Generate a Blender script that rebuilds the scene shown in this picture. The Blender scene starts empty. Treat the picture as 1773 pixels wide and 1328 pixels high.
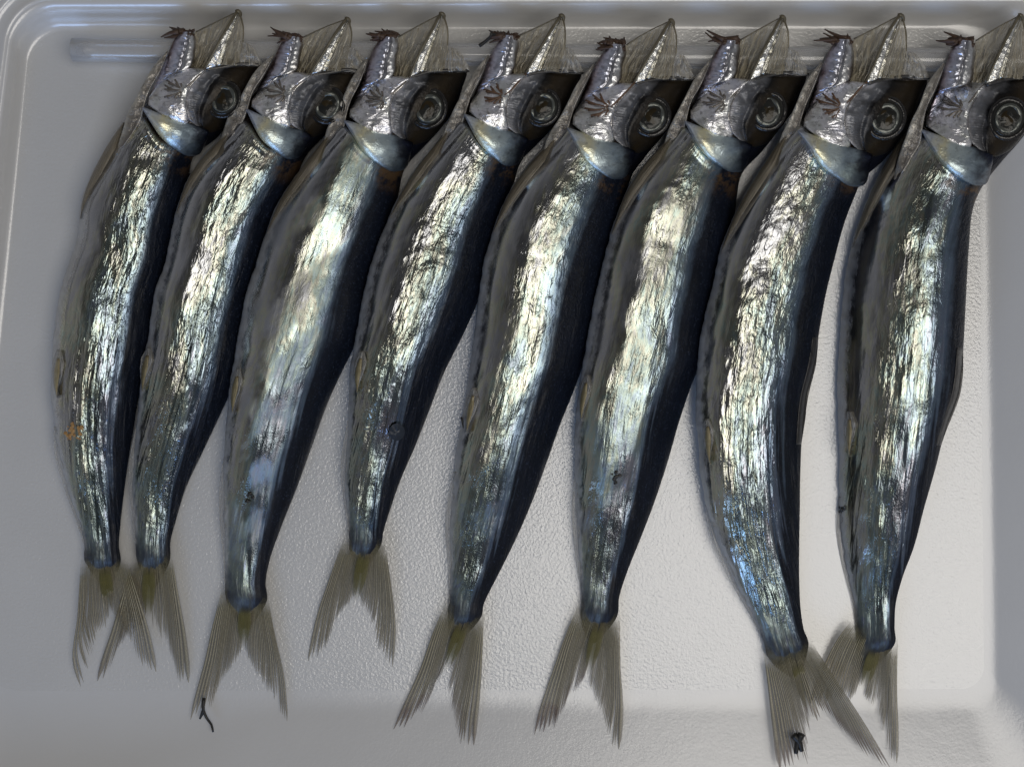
import bpy, math, random
import numpy as np

# ------------------------------------------------------------------ camera, world, lamps, exposure
W0, H0 = 1773.0, 1328.0          # photograph size in pixels
S = 0.12                         # millimetres per photo pixel on the tray floor
D = 320.0                        # camera height over the tray floor, millimetres
MM = 0.001
scn = bpy.context.scene
col = scn.collection
cam_d = bpy.data.cameras.new("camera"); cam = bpy.data.objects.new("camera", cam_d); col.objects.link(cam)
cam.location = (0, 0, D * MM); cam.rotation_euler = (0, 0, 0)
cam_d.sensor_width = 36.0; cam_d.lens = 36.0 * D / (W0 * S)
cam_d.clip_start = 0.01; cam_d.clip_end = 50.0
scn.camera = cam
wld = bpy.data.worlds.new("World"); scn.world = wld; wld.use_nodes = True
_wt = wld.node_tree; _bg = _wt.nodes["Background"]; _tc = _wt.nodes.new('ShaderNodeTexCoord'); _sp = _wt.nodes.new('ShaderNodeSeparateXYZ'); _rp = _wt.nodes.new('ShaderNodeValToRGB')
_wt.links.new(_tc.outputs['Generated'], _sp.inputs[0]); _wt.links.new(_sp.outputs['Z'], _rp.inputs[0]); _wt.links.new(_rp.outputs[0], _bg.inputs[0])
_rp.color_ramp.elements[0].position = 0.05; _rp.color_ramp.elements[0].color = (0.27, 0.27, 0.28, 1)      # walls of the dim room
_rp.color_ramp.elements[1].position = 0.95; _rp.color_ramp.elements[1].color = (0.040, 0.040, 0.041, 1)    # unlit ceiling
_bg.inputs[1].default_value = 1.0

def area_lamp(name, loc, target, sx, sy, watts, color):
    d = bpy.data.lights.new(name, 'AREA'); d.shape = 'RECTANGLE'; d.size = sx; d.size_y = sy
    d.energy = watts; d.color = color
    o = bpy.data.objects.new(name, d); col.objects.link(o); o.location = loc
    import mathutils
    o.rotation_euler = (mathutils.Vector(target) - mathutils.Vector(loc)).to_track_quat('-Z', 'Y').to_euler()
    return o
area_lamp("ceiling_lamp", (0.33, -0.16, 1.00), (0, 0, 0), 0.56, 0.72, 4.2, (1.0, 0.955, 0.88))
area_lamp("window_light", (-0.40, -1.25, 0.60), (0, 0, 0), 0.80, 0.46, 6.0, (0.36, 0.57, 1.0))
scn.view_settings.view_transform = 'Standard'; scn.view_settings.look = 'None'
scn.view_settings.gamma = 1.0; scn.view_settings.use_curve_mapping = False
scn.view_settings.exposure = 0.0

# ------------------------------------------------------------------ small helpers
def P(px, py, z):
    """photo pixel + height (mm) -> millimetres in the scene"""
    px = np.asarray(px, float); py = np.asarray(py, float); z = np.asarray(z, float)
    k = (D - z) / D
    return np.stack(np.broadcast_arrays((px - W0 / 2) * S * k, (H0 / 2 - py) * S * k, z), -1)

def ss(a, b, x):
    t = np.clip((np.asarray(x, float) - a) / (b - a), 0, 1); return t * t * (3 - 2 * t)

def spline(pts, n=None, ts=None):
    """Catmull-Rom through pts (rows), sampled at ts in 0..1 by chord length"""
    p = np.asarray(pts, float)
    d = np.r_[0, np.cumsum(np.sqrt(((p[1:] - p[:-1]) ** 2)[:, :2].sum(1)) + 1e-9)]; d /= d[-1]
    if ts is None: ts = np.linspace(0, 1, n)
    ts = np.clip(np.asarray(ts, float), 0, 1)
    i = np.clip(np.searchsorted(d, ts, side='right') - 1, 0, len(p) - 2)
    m = np.gradient(p, d, axis=0)
    h = (d[i + 1] - d[i])[:, None]; t = ((ts - d[i]) / (d[i + 1] - d[i]))[:, None]
    return ((2*t**3-3*t**2+1)*p[i] + (t**3-2*t**2+t)*h*m[i] + (-2*t**3+3*t**2)*p[i+1] + (t**3-t**2)*h*m[i+1])

def perlin(x, y, seed=0):
    x = np.asarray(x, float); y = np.asarray(y, float)
    xi = np.floor(x).astype(np.int64); yi = np.floor(y).astype(np.int64); xf = x - xi; yf = y - yi
    def g(ix, iy, dx, dy):
        h = (ix * 374761393 + iy * 668265263 + seed * 362437) & 0x7fffffff
        h = ((h ^ (h >> 13)) * 1274126177) & 0x7fffffff
        a = ((h ^ (h >> 16)) & 0xffff) / 65536.0 * 2 * math.pi
        return np.cos(a) * dx + np.sin(a) * dy
    u = xf*xf*xf*(xf*(xf*6-15)+10); v = yf*yf*yf*(yf*(yf*6-15)+10)
    a = g(xi, yi, xf, yf); b = g(xi+1, yi, xf-1, yf); c = g(xi, yi+1, xf, yf-1); d = g(xi+1, yi+1, xf-1, yf-1)
    return ((a*(1-u)+b*u)*(1-v) + (c*(1-u)+d*u)*v) * 1.5

def mesh_obj(name, verts_mm, faces, mat, parent=None, smooth=True, attrs=None):
    me = bpy.data.meshes.new(name)
    v = np.asarray(verts_mm, float) * MM
    me.from_pydata([tuple(q) for q in v.tolist()], [], [tuple(f) for f in faces])
    if attrs:
        for k, arr in attrs.items():
            a = me.attributes.new(k, 'FLOAT_VECTOR', 'POINT'); a.data.foreach_set('vector', np.asarray(arr, np.float32).ravel())
    if smooth: me.polygons.foreach_set('use_smooth', [True] * len(me.polygons))
    me.materials.append(mat); me.update()
    o = bpy.data.objects.new(name, me); col.objects.link(o)
    if parent is not None:
        o.parent = parent
        o.matrix_parent_inverse = parent_inv(parent)
    return o

def parent_inv(p):
    import mathutils
    m = mathutils.Matrix.Translation(p.location) if p.parent is None else mathutils.Matrix.Identity(4)
    if p.parent is not None: m = mathutils.Matrix.Identity(4)
    return m.inverted()

def tag(o, label=None, cat=None, group=None, kind=None):
    if label: o['label'] = label
    if cat: o['category'] = cat
    if group: o['group'] = group
    if kind: o['kind'] = kind
    return o

def grid_faces(n, m, off=0, flip=False, close_m=False):
    f = []
    for i in range(n - 1):
        for j in range(m if close_m else m - 1):
            a = off + i*m + j; b = off + i*m + (j+1) % m; c = off + (i+1)*m + (j+1) % m; d = off + (i+1)*m + j
            f.append((a, d, c, b) if flip else (a, b, c, d))
    return f

# ------------------------------------------------------------------ materials
class G:
    """tiny node-graph helper"""
    def __init__(s, name):
        s.m = bpy.data.materials.new(name); s.m.use_nodes = True; s.t = s.m.node_tree
        s.t.nodes.clear(); s.out = s.t.nodes.new('ShaderNodeOutputMaterial')
    def n(s, typ, **kw):
        nd = s.t.nodes.new(typ)
        for k, v in kw.items(): setattr(nd, k, v)
        return nd
    def put(s, sock, v):
        if isinstance(v, bpy.types.NodeSocket): s.t.links.new(v, sock)
        elif v is not None:
            if hasattr(sock.default_value, '__len__') and not hasattr(v, '__len__'): v = [v] * len(sock.default_value)
            if hasattr(sock.default_value, '__len__') and len(sock.default_value) == 4 and len(v) == 3: v = (*v, 1)
            sock.default_value = v
    def math(s, op, a, b=None, c=None, clamp=False):
        nd = s.n('ShaderNodeMath', operation=op, use_clamp=clamp)
        for i, v in enumerate((a, b, c)):
            if v is not None: s.put(nd.inputs[i], v)
        return nd.outputs[0]
    def attr(s, name, comp=None):
        nd = s.n('ShaderNodeAttribute', attribute_name=name)
        if comp is None: return nd.outputs['Vector']
        sp = s.n('ShaderNodeSeparateXYZ'); s.put(sp.inputs[0], nd.outputs['Vector']); return sp.outputs[comp]
    def mapv(s, vec, scale=(1, 1, 1), loc=(0, 0, 0)):
        nd = s.n('ShaderNodeMapping'); s.put(nd.inputs['Vector'], vec)
        nd.inputs['Scale'].default_value = scale; nd.inputs['Location'].default_value = loc; return nd.outputs[0]
    def noise(s, vec, scale=1.0, detail=2.0, rough=0.5, dist=0.0, color=False):
        nd = s.n('ShaderNodeTexNoise'); s.put(nd.inputs['Vector'], vec)
        nd.inputs['Scale'].default_value = scale; nd.inputs['Detail'].default_value = detail
        nd.inputs['Roughness'].default_value = rough; nd.inputs['Distortion'].default_value = dist
        return nd.outputs['Color' if color else 'Fac']
    def smooth(s, a, b, x):
        nd = s.n('ShaderNodeMapRange', interpolation_type='SMOOTHSTEP')
        s.put(nd.inputs['Value'], x); s.put(nd.inputs['From Min'], a); s.put(nd.inputs['From Max'], b)
        return nd.outputs[0]
    def mix(s, f, a, b):
        nd = s.n('ShaderNodeMix', data_type='RGBA'); s.put(nd.inputs[0], f); s.put(nd.inputs[6], a); s.put(nd.inputs[7], b)
        return nd.outputs[2]
    def mixf(s, f, a, b):
        nd = s.n('ShaderNodeMix', data_type='FLOAT'); s.put(nd.inputs[0], f); s.put(nd.inputs[2], a); s.put(nd.inputs[3], b)
        return nd.outputs[0]
    def ramp(s, f, stops, interp='LINEAR'):
        nd = s.n('ShaderNodeValToRGB'); s.put(nd.inputs[0], f); r = nd.color_ramp; r.interpolation = interp
        while len(r.elements) < len(stops): r.elements.new(0.5)
        for e, (p, c) in zip(r.elements, stops): e.position = p; e.color = (*c, 1)
        return nd.outputs[0]
    def bump(s, h, dist_mm, strength=1.0, normal=None):
        nd = s.n('ShaderNodeBump'); s.put(nd.inputs['Height'], h); nd.inputs['Distance'].default_value = dist_mm * MM
        s.put(nd.inputs['Strength'], strength)
        if normal is not None: s.put(nd.inputs['Normal'], normal)
        return nd.outputs[0]
    def bsdf(s, color, rough=0.5, metal=0.0, normal=None, spec=0.5, **kw):
        nd = s.n('ShaderNodeBsdfPrincipled'); s.put(nd.inputs['Base Color'], color); s.put(nd.inputs['Roughness'], rough)
        s.put(nd.inputs['Metallic'], metal); s.put(nd.inputs['Specular IOR Level'], spec)
        if normal is not None: s.put(nd.inputs['Normal'], normal)
        for k, v in kw.items(): s.put(nd.inputs[k.replace('_', ' ')], v)
        return nd.outputs[0]
    def see_through(s, shader, opacity):
        tr = s.n('ShaderNodeBsdfTransparent'); mx = s.n('ShaderNodeMixShader')
        s.put(mx.inputs[0], opacity); s.put(mx.inputs[1], tr.outputs[0]); s.put(mx.inputs[2], shader); return mx.outputs[0]
    def done(s, shader): s.put(s.out.inputs['Surface'], shader); return s.m
    def obj(s): return s.n('ShaderNodeTexCoord').outputs['Object']
    def geo(s): return s.n('ShaderNodeNewGeometry').outputs['Position']

def mat_tray():
    g = G("white_foam"); p = g.geo()
    n1 = g.noise(p, 1700, 2.0, 0.5, 0.4); n2 = g.noise(p, 60, 3.0, 0.5)
    b = g.bump(n1, 0.06, 1.0); b = g.bump(g.noise(p, 3500, 1.0), 0.02, 0.7, b)
    c = g.mix(n2, (0.60, 0.598, 0.592), (0.65, 0.648, 0.642))
    r = g.mixf(n2, 0.24, 0.30)
    return g.done(g.bsdf(c, r, 0, b, 1.0, Coat_Weight=1.0, Coat_Roughness=0.13, Coat_IOR=1.6, Coat_Normal=b))
def mat_tray_smooth():
    g = G("white_foam_smooth"); p = g.geo()
    n2 = g.noise(p, 45, 3.0, 0.5)
    b = g.bump(g.noise(p, 1700, 2.0, 0.5, 0.4), 0.02, 1.0); b = g.bump(g.noise(p, 220, 2.0), 0.06, 0.5, b)
    return g.done(g.bsdf(g.mix(n2, (0.61, 0.608, 0.605), (0.66, 0.658, 0.655)), 0.22, 0, b, 1.0, Coat_Weight=0.6, Coat_Roughness=0.26, Coat_IOR=1.6, Coat_Normal=b))
def mat_table():
    g = G("dark_table"); p = g.geo()
    return g.done(g.bsdf(g.mix(g.noise(g.mapv(p, (20, 160, 1)), 1, 3), (0.012, 0.010, 0.009), (0.03, 0.022, 0.017)), 0.5))
def mat_straw():
    g = G("clear_plastic"); lw = g.n('ShaderNodeLayerWeight'); lw.inputs['Blend'].default_value = 0.35
    b = g.bump(g.noise(g.mapv(g.obj(), (20, 500, 500)), 1, 2), 0.05, 0.4)
    body = g.see_through(g.bsdf((0.82, 0.82, 0.82), 0.3, 0, b, 0.2), g.math('MULTIPLY_ADD', lw.outputs['Facing'], 0.60, 0.14))
    gl = g.n('ShaderNodeBsdfGlossy'); g.put(gl.inputs['Roughness'], 0.10); g.put(gl.inputs['Normal'], b); fr = g.n('ShaderNodeFresnel'); fr.inputs['IOR'].default_value = 1.6
    mx = g.n('ShaderNodeMixShader'); g.put(mx.inputs[0], g.math('MULTIPLY', fr.outputs[0], 0.6)); g.put(mx.inputs[1], body); g.put(mx.inputs[2], gl.outputs[0])
    return g.done(mx.outputs[0])

def mat_body():
    g = G("sardine_skin")
    co = g.attr('co'); u = g.attr('ft', 0); t = g.attr('ft', 1); tb = g.attr('ft', 2)
    crk = g.attr('fp', 0); frost = g.attr('fp', 1); strp = g.attr('fp', 2)
    across = g.mapv(co, (0.012, 0.03, 1)); fine = g.mapv(co, (0.16, 0.2, 1))
    wob = g.math('SUBTRACT', g.noise(g.mapv(co, (0.012, 0.02, 1)), 1, 3, 0.6), 0.5)
    fw = g.math('SUBTRACT', g.noise(g.mapv(co, (0.05, 0.12, 1)), 1, 3, 0.7), 0.5)
    tw = g.math('ADD', t, g.math('MULTIPLY_ADD', wob, 0.22, g.math('MULTIPLY', fw, 0.10)))
    # wrinkle fields
    long1 = g.noise(g.mapv(co, (0.010, 0.115, 1)), 1, 1.6, 0.5, 0.7)
    long2 = g.noise(g.mapv(co, (0.022, 0.22, 1), (7, 3, 2)), 1, 1.2, 0.5, 0.9)
    ret = g.noise(g.mapv(co, (0.05, 0.12, 1)), 1, 1.8, 0.5, 1.3)
    tiny = g.noise(g.mapv(co, (0.45, 0.5, 1)), 1, 2, 0.6, 0.6)
    cross = g.noise(g.mapv(co, (0.11, 0.02, 1), (1, 9, 0)), 1, 2, 0.5, 0.5)
    post = g.smooth(0.25, 0.75, u)
    flank = g.math('MULTIPLY', g.smooth(-0.75, -0.05, g.math('ADD', t, g.math('MULTIPLY', post, 0.40))), 1.0)
    flank = g.math('MULTIPLY', flank, g.math('MULTIPLY_ADD', g.smooth(0.35, 0.7, g.noise(g.mapv(co, (0.02, 0.028, 1), (3, 1, 5)), 1, 2)), 0.75, 0.55))
    flank = g.math('MULTIPLY_ADD', flank, 1.15, g.math('MULTIPLY', g.smooth(-0.9, -0.6, t), 0.07))
    front = g.math('MULTIPLY', g.smooth(0.14, 0.02, u), g.smooth(-0.8, -0.5, t))
    flank = g.math('MAXIMUM', flank, front)
    k1 = g.math('MULTIPLY', flank, crk)
    nb = g.bump(long1, 0.38, g.math('MULTIPLY', k1, g.math('MULTIPLY_ADD', post, 0.45, 0.40)))
    nb = g.bump(long2, 0.17, g.math('MULTIPLY', k1, g.math('MULTIPLY_ADD', post, 0.5, 0.2)), nb)
    nb = g.bump(ret, 0.28, g.math('MULTIPLY', k1, g.math('MULTIPLY_ADD', post, -0.35, 0.75)), nb)
    nb = g.bump(cross, 0.16, g.math('MULTIPLY', k1, 0.22), nb)
    nb = g.bump(tiny, 0.05, g.math('MULTIPLY_ADD', flank, 0.5, 0.08), nb)
    # silver with thin-film tints
    tint = g.noise(g.mapv(co, (0.007, 0.022, 1), (11, 4, 1)), 1, 3, 0.6, 0.6)
    tintf = g.noise(g.mapv(co, (0.05, 0.16, 1), (1, 14, 1)), 1, 2, 0.6, 0.6)
    tv = g.math('MULTIPLY_ADD', g.math('SUBTRACT', tintf, 0.5), 0.45, tint)
    tv = g.math('ADD', tv, g.math('MULTIPLY', g.math('ADD', t, g.math('MULTIPLY', post, 0.6)), 0.28))
    silver = g.ramp(tv, [(0.16, (0.72, 0.74, 0.80)), (0.34, (0.76, 0.77, 0.79)), (0.46, (0.86, 0.86, 0.71)),
                         (0.57, (0.71, 0.85, 0.77)), (0.68, (0.62, 0.76, 0.86)), (0.86, (0.68, 0.68, 0.78))])
    tailt = g.ramp(tintf, [(0.3, (0.32, 0.42, 0.52)), (0.45, (0.45, 0.60, 0.62)), (0.55, (0.55, 0.66, 0.58)), (0.68, (0.35, 0.42, 0.62))])
    silver = g.mix(g.math('MULTIPLY', g.smooth(0.62, 1.0, u), 0.85), silver, tailt)
    silver = g.mix(0.46, silver, (0.0, 0.0, 0.0))
    # dark pigment lines running along the flank
    ln = g.noise(g.mapv(co, (0.0045, 0.085, 1), (5, 0, 3)), 1, 2.5, 0.55, 0.7)
    lines = g.math('MULTIPLY', g.smooth(0.52, 0.60, ln), g.math('MULTIPLY', strp, g.smooth(-0.25, 0.15, g.math('ADD', t, g.math('MULTIPLY', post, 0.2)))))
    silver = g.mix(g.math('MULTIPLY', lines, 0.75), silver, (0.03, 0.045, 0.05))
    # grime specks
    sp = g.smooth(0.64, 0.72, g.noise(g.mapv(co, (0.09, 0.12, 1), (2, 2, 9)), 1, 3, 0.7))
    silver = g.mix(g.math('MULTIPLY', sp, 0.25), silver, (0.10, 0.085, 0.07))
    # back
    back = g.mix(g.noise(g.mapv(co, (0.02, 0.05, 1), (4, 4, 4)), 1, 3, 0.6), (0.003, 0.0035, 0.005), (0.008, 0.012, 0.024))
    glit = g.smooth(0.58, 0.70, g.noise(g.mapv(co, (0.30, 0.34, 1), (1, 2, 3)), 1, 2, 0.7))
    back = g.mix(g.math('MULTIPLY', glit, 0.35), back, (0.06, 0.08, 0.13))
    strk = g.math('MULTIPLY', g.math('SUBTRACT', g.noise(g.mapv(co, (0.004, 0.10, 1), (9, 9, 1)), 1, 2, 0.6), 0.5), g.math('MULTIPLY_ADD', post, 0.7, 0.15))
    tws = g.math('ADD', tw, strk)
    mid_ = g.smooth(g.math('SUBTRACT', tb, 0.22), g.math('ADD', tb, 0.12), tws)
    silver = g.mix(g.math('MULTIPLY', mid_, 0.75), silver, (0.10, 0.16, 0.26))
    col_ = None
    bk = g.smooth(g.math('SUBTRACT', tb, 0.05), g.math('ADD', tb, 0.22), tws)
    col_ = g.mix(bk, silver, back)
    met = g.mixf(bk, 1.0, 0.0)
    # belly keel: pale, skin-like
    be = g.smooth(-0.80, -0.96, g.math('ADD', t, g.math('MULTIPLY', fw, 0.25)))
    bcol = g.mix(g.noise(g.mapv(co, (0.05, 0.2, 1)), 1, 3, 0.6), (0.24, 0.24, 0.235), (0.62, 0.61, 0.59))
    col_ = g.mix(g.math('MULTIPLY', be, 0.8), col_, bcol); met = g.mixf(be, met, 0.25)
    te = g.math('MULTIPLY', g.smooth(0.86, 0.975, g.math('MULTIPLY_ADD', fw, 0.10, u)), 0.93)
    col_ = g.mix(te, col_, g.mix(g.smooth(0.96, 1.0, u), (0.016, 0.018, 0.026), (0.06, 0.05, 0.025))); met = g.mixf(te, met, 0.1)
    bt = g.math('MULTIPLY', g.math('MULTIPLY', g.smooth(0.075, 0.01, u), g.smooth(-0.1, 0.3, t)), g.smooth(0.45, 0.62, g.noise(g.mapv(co, (0.04, 0.05, 1), (8, 8, 8)), 1, 4, 0.7)))
    col_ = g.mix(g.math('MULTIPLY', bt, 0.8), col_, (0.11, 0.065, 0.03)); met = g.mixf(bt, met, 0.1)
    # head core and gill hollow: dark tissue, the shade inside the hollow painted into its colour
    hd = g.smooth(0.004, -0.010, u)
    hcol = g.mix(g.noise(g.mapv(co, (0.03, 0.05, 1)), 1, 3, 0.6), (0.010, 0.009, 0.012), (0.045, 0.026, 0.015))
    hcol = g.mix(g.smooth(0.2, 0.7, t), hcol, (0.006, 0.007, 0.012))
    col_ = g.mix(hd, col_, hcol); met = g.mixf(hd, met, 0.1)
    rgh = g.mixf(g.smooth(0.4, 0.62, g.noise(g.mapv(co, (0.01, 0.016, 1), (6, 8, 2)), 1, 3, 0.6)), 0.16, g.math('MULTIPLY_ADD', frost, 0.24, 0.21))
    rgh = g.mixf(bk, rgh, 0.40); rgh = g.mixf(be, rgh, 0.38); rgh = g.mixf(te, rgh, 0.5)
    return g.done(g.bsdf(col_, rgh, met, nb, g.mixf(bk, 0.5, 0.2)))

def mat_plate(name, stops, rough, metal, bump_mm, noise_px=6.0, stretch=(1, 1), grime=0.3, axis=None, fan=False, spec=0.5):
    """head plates: 'pc' = (s along, t across, seed), 'px' = photo-pixel coordinates"""
    g = G(name); px = g.attr('px'); s_ = g.attr('pc', 0); t_ = g.attr('pc', 1)
    big = g.noise(g.mapv(px, (0.03, 0.03, 1)), 1, 3, 0.6); fine = g.noise(g.mapv(px, (stretch[0] / noise_px, stretch[1] / noise_px, 1)), 1, 3, 0.6, 0.8)
    f = {None: big, 's': g.math('MULTIPLY_ADD', g.math('SUBTRACT', big, 0.5), 0.5, s_), 't': g.math('MULTIPLY_ADD', g.math('SUBTRACT', big, 0.5), 0.5, t_)}[axis]
    c = g.ramp(f, stops)
    gr = g.smooth(0.52, 0.70, g.noise(g.mapv(px, (0.10, 0.10, 1), (3, 5, 1)), 1, 4, 0.7))
    c = g.mix(g.math('MULTIPLY', gr, grime), c, (0.05, 0.04, 0.035))
    h = fine
    if fan:
        wv = g.math('SINE', g.math('MULTIPLY', g.math('ADD', s_, g.math('MULTIPLY', fine, 0.06)), 200.0))
        h = g.math('MULTIPLY_ADD', g.math('MULTIPLY', wv, g.math('MULTIPLY', g.smooth(0.3, 0.6, s_), g.smooth(0.42, 0.25, t_))), 0.15, fine)
        c = g.mix(g.math('MULTIPLY', g.smooth(0.2, 0.9, wv), g.math('MULTIPLY', g.math('MULTIPLY', g.smooth(0.3, 0.6, s_), g.smooth(0.42, 0.25, t_)), 0.25)), c, (0.10, 0.10, 0.11))
    nb = g.bump(h, bump_mm)
    return g.done(g.bsdf(c, rough, metal, nb, spec))

def mat_membrane(name, c0, c1, op0, op1, rough=0.25, metal=0.0):
    g = G(name); px = g.attr('px'); t_ = g.attr('pc', 1); s_ = g.attr('pc', 0)
    st = g.noise(g.mapv(g.attr('pc'), (2.0, 7, 1)), 1, 2.5, 0.55, 1.2)
    big = g.noise(g.mapv(px, (0.04, 0.04, 1)), 1, 3, 0.6)
    c = g.mix(g.math('MULTIPLY_ADD', st, 0.7, g.math('MULTIPLY', big, 0.3)), c0, c1)
    op = g.mixf(g.smooth(0.35, 0.65, st), op0, op1)
    nb = g.bump(st, 0.6, 0.9)
    return g.done(g.see_through(g.bsdf(c, rough, metal, nb, 0.6), op))

def mat_fin():
    g = G("fin"); fr = g.attr('fc', 0); fa = g.attr('fc', 1); br = g.attr('fc', 2); px = g.attr('px')
    n = g.noise(g.mapv(px, (0.05, 0.05, 1)), 1, 3, 0.6); seg = g.noise(g.mapv(px, (0.5, 0.35, 1)), 1, 2)
    ridge = g.smooth(0.35, 0.95, fa)
    c = g.mix(n, (0.22, 0.185, 0.09), (0.42, 0.37, 0.24))
    c = g.mix(g.math('MULTIPLY', ridge, g.math('MULTIPLY_ADD', seg, 0.8, 0.1)), g.mix(0.8, c, (0.028, 0.022, 0.012)), g.mix(0.5, c, (0.72, 0.66, 0.50)))
    c = g.mix(g.math('MULTIPLY', g.smooth(0.45, 0.0, fr), 0.35), c, (0.20, 0.18, 0.04))
    c = g.mix(g.math('MULTIPLY', g.smooth(0.72, 1.0, g.math('MULTIPLY_ADD', g.math('SUBTRACT', n, 0.5), 0.4, fr)), br), c, (0.07, 0.022, 0.010))
    op = g.mixf(ridge, 0.74, 0.96); op = g.math('SUBTRACT', op, g.math('MULTIPLY', g.smooth(0.35, 1.0, fr), 0.20))
    op = g.math('MULTIPLY', op, g.smooth(0.03, 0.30, g.math('MULTIPLY_ADD', g.math('SUBTRACT', n, 0.5), 0.25, fr)))
    nb = g.bump(seg, 0.10, 0.6)
    return g.done(g.see_through(g.bsdf(c, 0.36, 0.0, nb, 0.5), op))
def mat_simple(name, c0, c1, rough, metal=0.0, sc=900, bump_mm=0.05, spec=0.5):
    g = G(name); p = g.geo(); n = g.noise(p, sc, 3, 0.6)
    return g.done(g.bsdf(g.mix(n, c0, c1), rough, metal, g.bump(n, bump_mm), spec))

def mat_leaf():
    g = G("tail_centre"); s_ = g.attr('pc', 0); t_ = g.attr('pc', 1); px = g.attr('px')
    n = g.noise(g.mapv(px, (0.08, 0.08, 1)), 1, 3, 0.6); ln = g.noise(g.mapv(g.attr('pc'), (1.0, 14, 1)), 1, 2)
    e = g.math('MULTIPLY', g.math('MULTIPLY', t_, g.math('SUBTRACT', 1.0, t_)), 4.0)
    c = g.mix(g.math('MULTIPLY_ADD', ln, 0.6, g.math('MULTIPLY', n, 0.4)), (0.055, 0.047, 0.012), (0.17, 0.15, 0.035))
    op = g.math('MULTIPLY', g.math('MULTIPLY', g.smooth(0.02, 0.45, e), g.smooth(0.0, 0.22, s_)), g.math('MULTIPLY', g.smooth(1.0, 0.5, s_), 0.75))
    return g.done(g.see_through(g.bsdf(c, 0.4, 0, None, 0.4), op))
M = dict(
    tray=mat_tray(), wall=mat_tray_smooth(), table=mat_table(), straw=mat_straw(), body=mat_body(), fin=mat_fin(),
    gill=mat_plate("gill_cover_skin", [(0.0, (0.62, 0.70, 0.86)), (0.14, (0.74, 0.80, 0.86)), (0.30, (0.88, 0.84, 0.58)), (0.48, (0.66, 0.76, 0.76)),
                                      (0.68, (0.34, 0.42, 0.48)), (0.84, (0.06, 0.07, 0.09)), (0.95, (0.02, 0.025, 0.05))], 0.40, 0.9, 0.12, 10, (1, 2), 0.35, 's'),
    cheek=mat_plate("cheek_skin", [(0.25, (0.72, 0.74, 0.86)), (0.45, (0.90, 0.90, 0.95)), (0.6, (0.78, 0.80, 0.80)), (0.8, (0.40, 0.38, 0.36))], 0.36, 1.0, 0.45, 24, (1.0, 2.0), 0.6),
    fan=mat_plate("dark_cheek", [(0.0, (0.42, 0.42, 0.45)), (0.10, (0.16, 0.165, 0.18)), (0.28, (0.075, 0.077, 0.085)), (0.38, (0.010, 0.010, 0.011)), (0.62, (0.030, 0.022, 0.013)), (1.0, (0.020, 0.018, 0.016))], 0.30, 0.3, 0.10, 8, (1, 1), 0.3, 't', True, 0.22),
    throat=mat_plate("throat_skin", [(0.0, (0.10, 0.055, 0.05)), (0.18, (0.50, 0.48, 0.58)), (0.42, (0.80, 0.84, 1.0)), (0.60, (0.36, 0.36, 0.40)), (0.78, (0.84, 0.86, 0.90)), (1.0, (0.35, 0.32, 0.30))], 0.3, 1.0, 0.14, 9, (1, 1), 0.4, 't'),  # lilac-blue stops paint the window's reflection into the silver
    flap=mat_plate("gill_flap_skin", [(0.0, (0.50, 0.48, 0.43)), (0.3, (0.30, 0.28, 0.25)), (0.75, (0.16, 0.145, 0.13)), (1.0, (0.50, 0.47, 0.43))], 0.3, 0.45, 0.3, 7, (1, 1), 0.5, 't'),
    jaw=mat_plate("jaw_bone_skin", [(0.0, (0.10, 0.085, 0.06)), (0.12, (0.70, 0.71, 0.70)), (0.6, (0.88, 0.88, 0.86)), (0.9, (0.70, 0.68, 0.60)), (1.0, (0.38, 0.35, 0.27))], 0.27, 0.95, 0.22, 6, (1, 1), 0.3, 't'),
    olive=mat_membrane("mouth_membrane", (0.20, 0.165, 0.09), (0.56, 0.51, 0.40), 0.36, 0.74, 0.16),
    clear=mat_membrane("clear_membrane", (0.32, 0.30, 0.26), (0.60, 0.58, 0.54), 0.34, 0.72, 0.13),
    pect=mat_membrane("pectoral_fin_skin", (0.10, 0.08, 0.05), (0.34, 0.29, 0.21), 0.85, 0.97, 0.35),
    tuft=mat_simple("dried_gill", (0.025, 0.013, 0.009), (0.105, 0.058, 0.034), 0.55),
    canal=mat_simple("brown_canal", (0.06, 0.03, 0.018), (0.20, 0.11, 0.06), 0.4),
    canal_pale=mat_simple("pale_canal", (0.10, 0.085, 0.07), (0.30, 0.27, 0.24), 0.35, 0.4),
    socket=mat_simple("eye_socket_skin", (0.006, 0.006, 0.007), (0.02, 0.018, 0.016), 0.22, 0, 600, 0.2),
    eye=mat_simple("eye_skin", (0.008, 0.009, 0.009), (0.035, 0.035, 0.030), 0.22, 0.1, 420, 0.20, 0.35),
    iris=mat_simple("iris_skin", (0.05, 0.055, 0.05), (0.20, 0.21, 0.19), 0.28, 0.5, 500, 0.15),
    pupil=mat_simple("pupil_skin", (0.008, 0.007, 0.005), (0.045, 0.032, 0.014), 0.20, 0, 500, 0.10, 0.25),
    black=mat_simple("black_debris", (0.004, 0.004, 0.004), (0.02, 0.018, 0.016), 0.45),
    rust=mat_simple("rust_crumbs", (0.16, 0.05, 0.01), (0.60, 0.38, 0.14), 0.5, 0, 1500),
    yellow=mat_leaf(),
    pelvic=mat_simple("pelvic_fin_skin", (0.16, 0.12, 0.05), (0.36, 0.30, 0.17), 0.35, 0, 700, 0.1),
    scale=mat_simple("loose_scale_skin", (0.01, 0.014, 0.02), (0.03, 0.04, 0.06), 0.3, 0.2, 500, 0.1),
)

# ------------------------------------------------------------------ setting: table and foam tray
tb_ = mesh_obj("table_top", [(-400, -400, -1.6), (400, -400, -1.6), (400, 400, -1.6), (-400, 400, -1.6)], [(0, 1, 2, 3)], M['table'], smooth=False)
tag(tb_, kind='structure')

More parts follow.
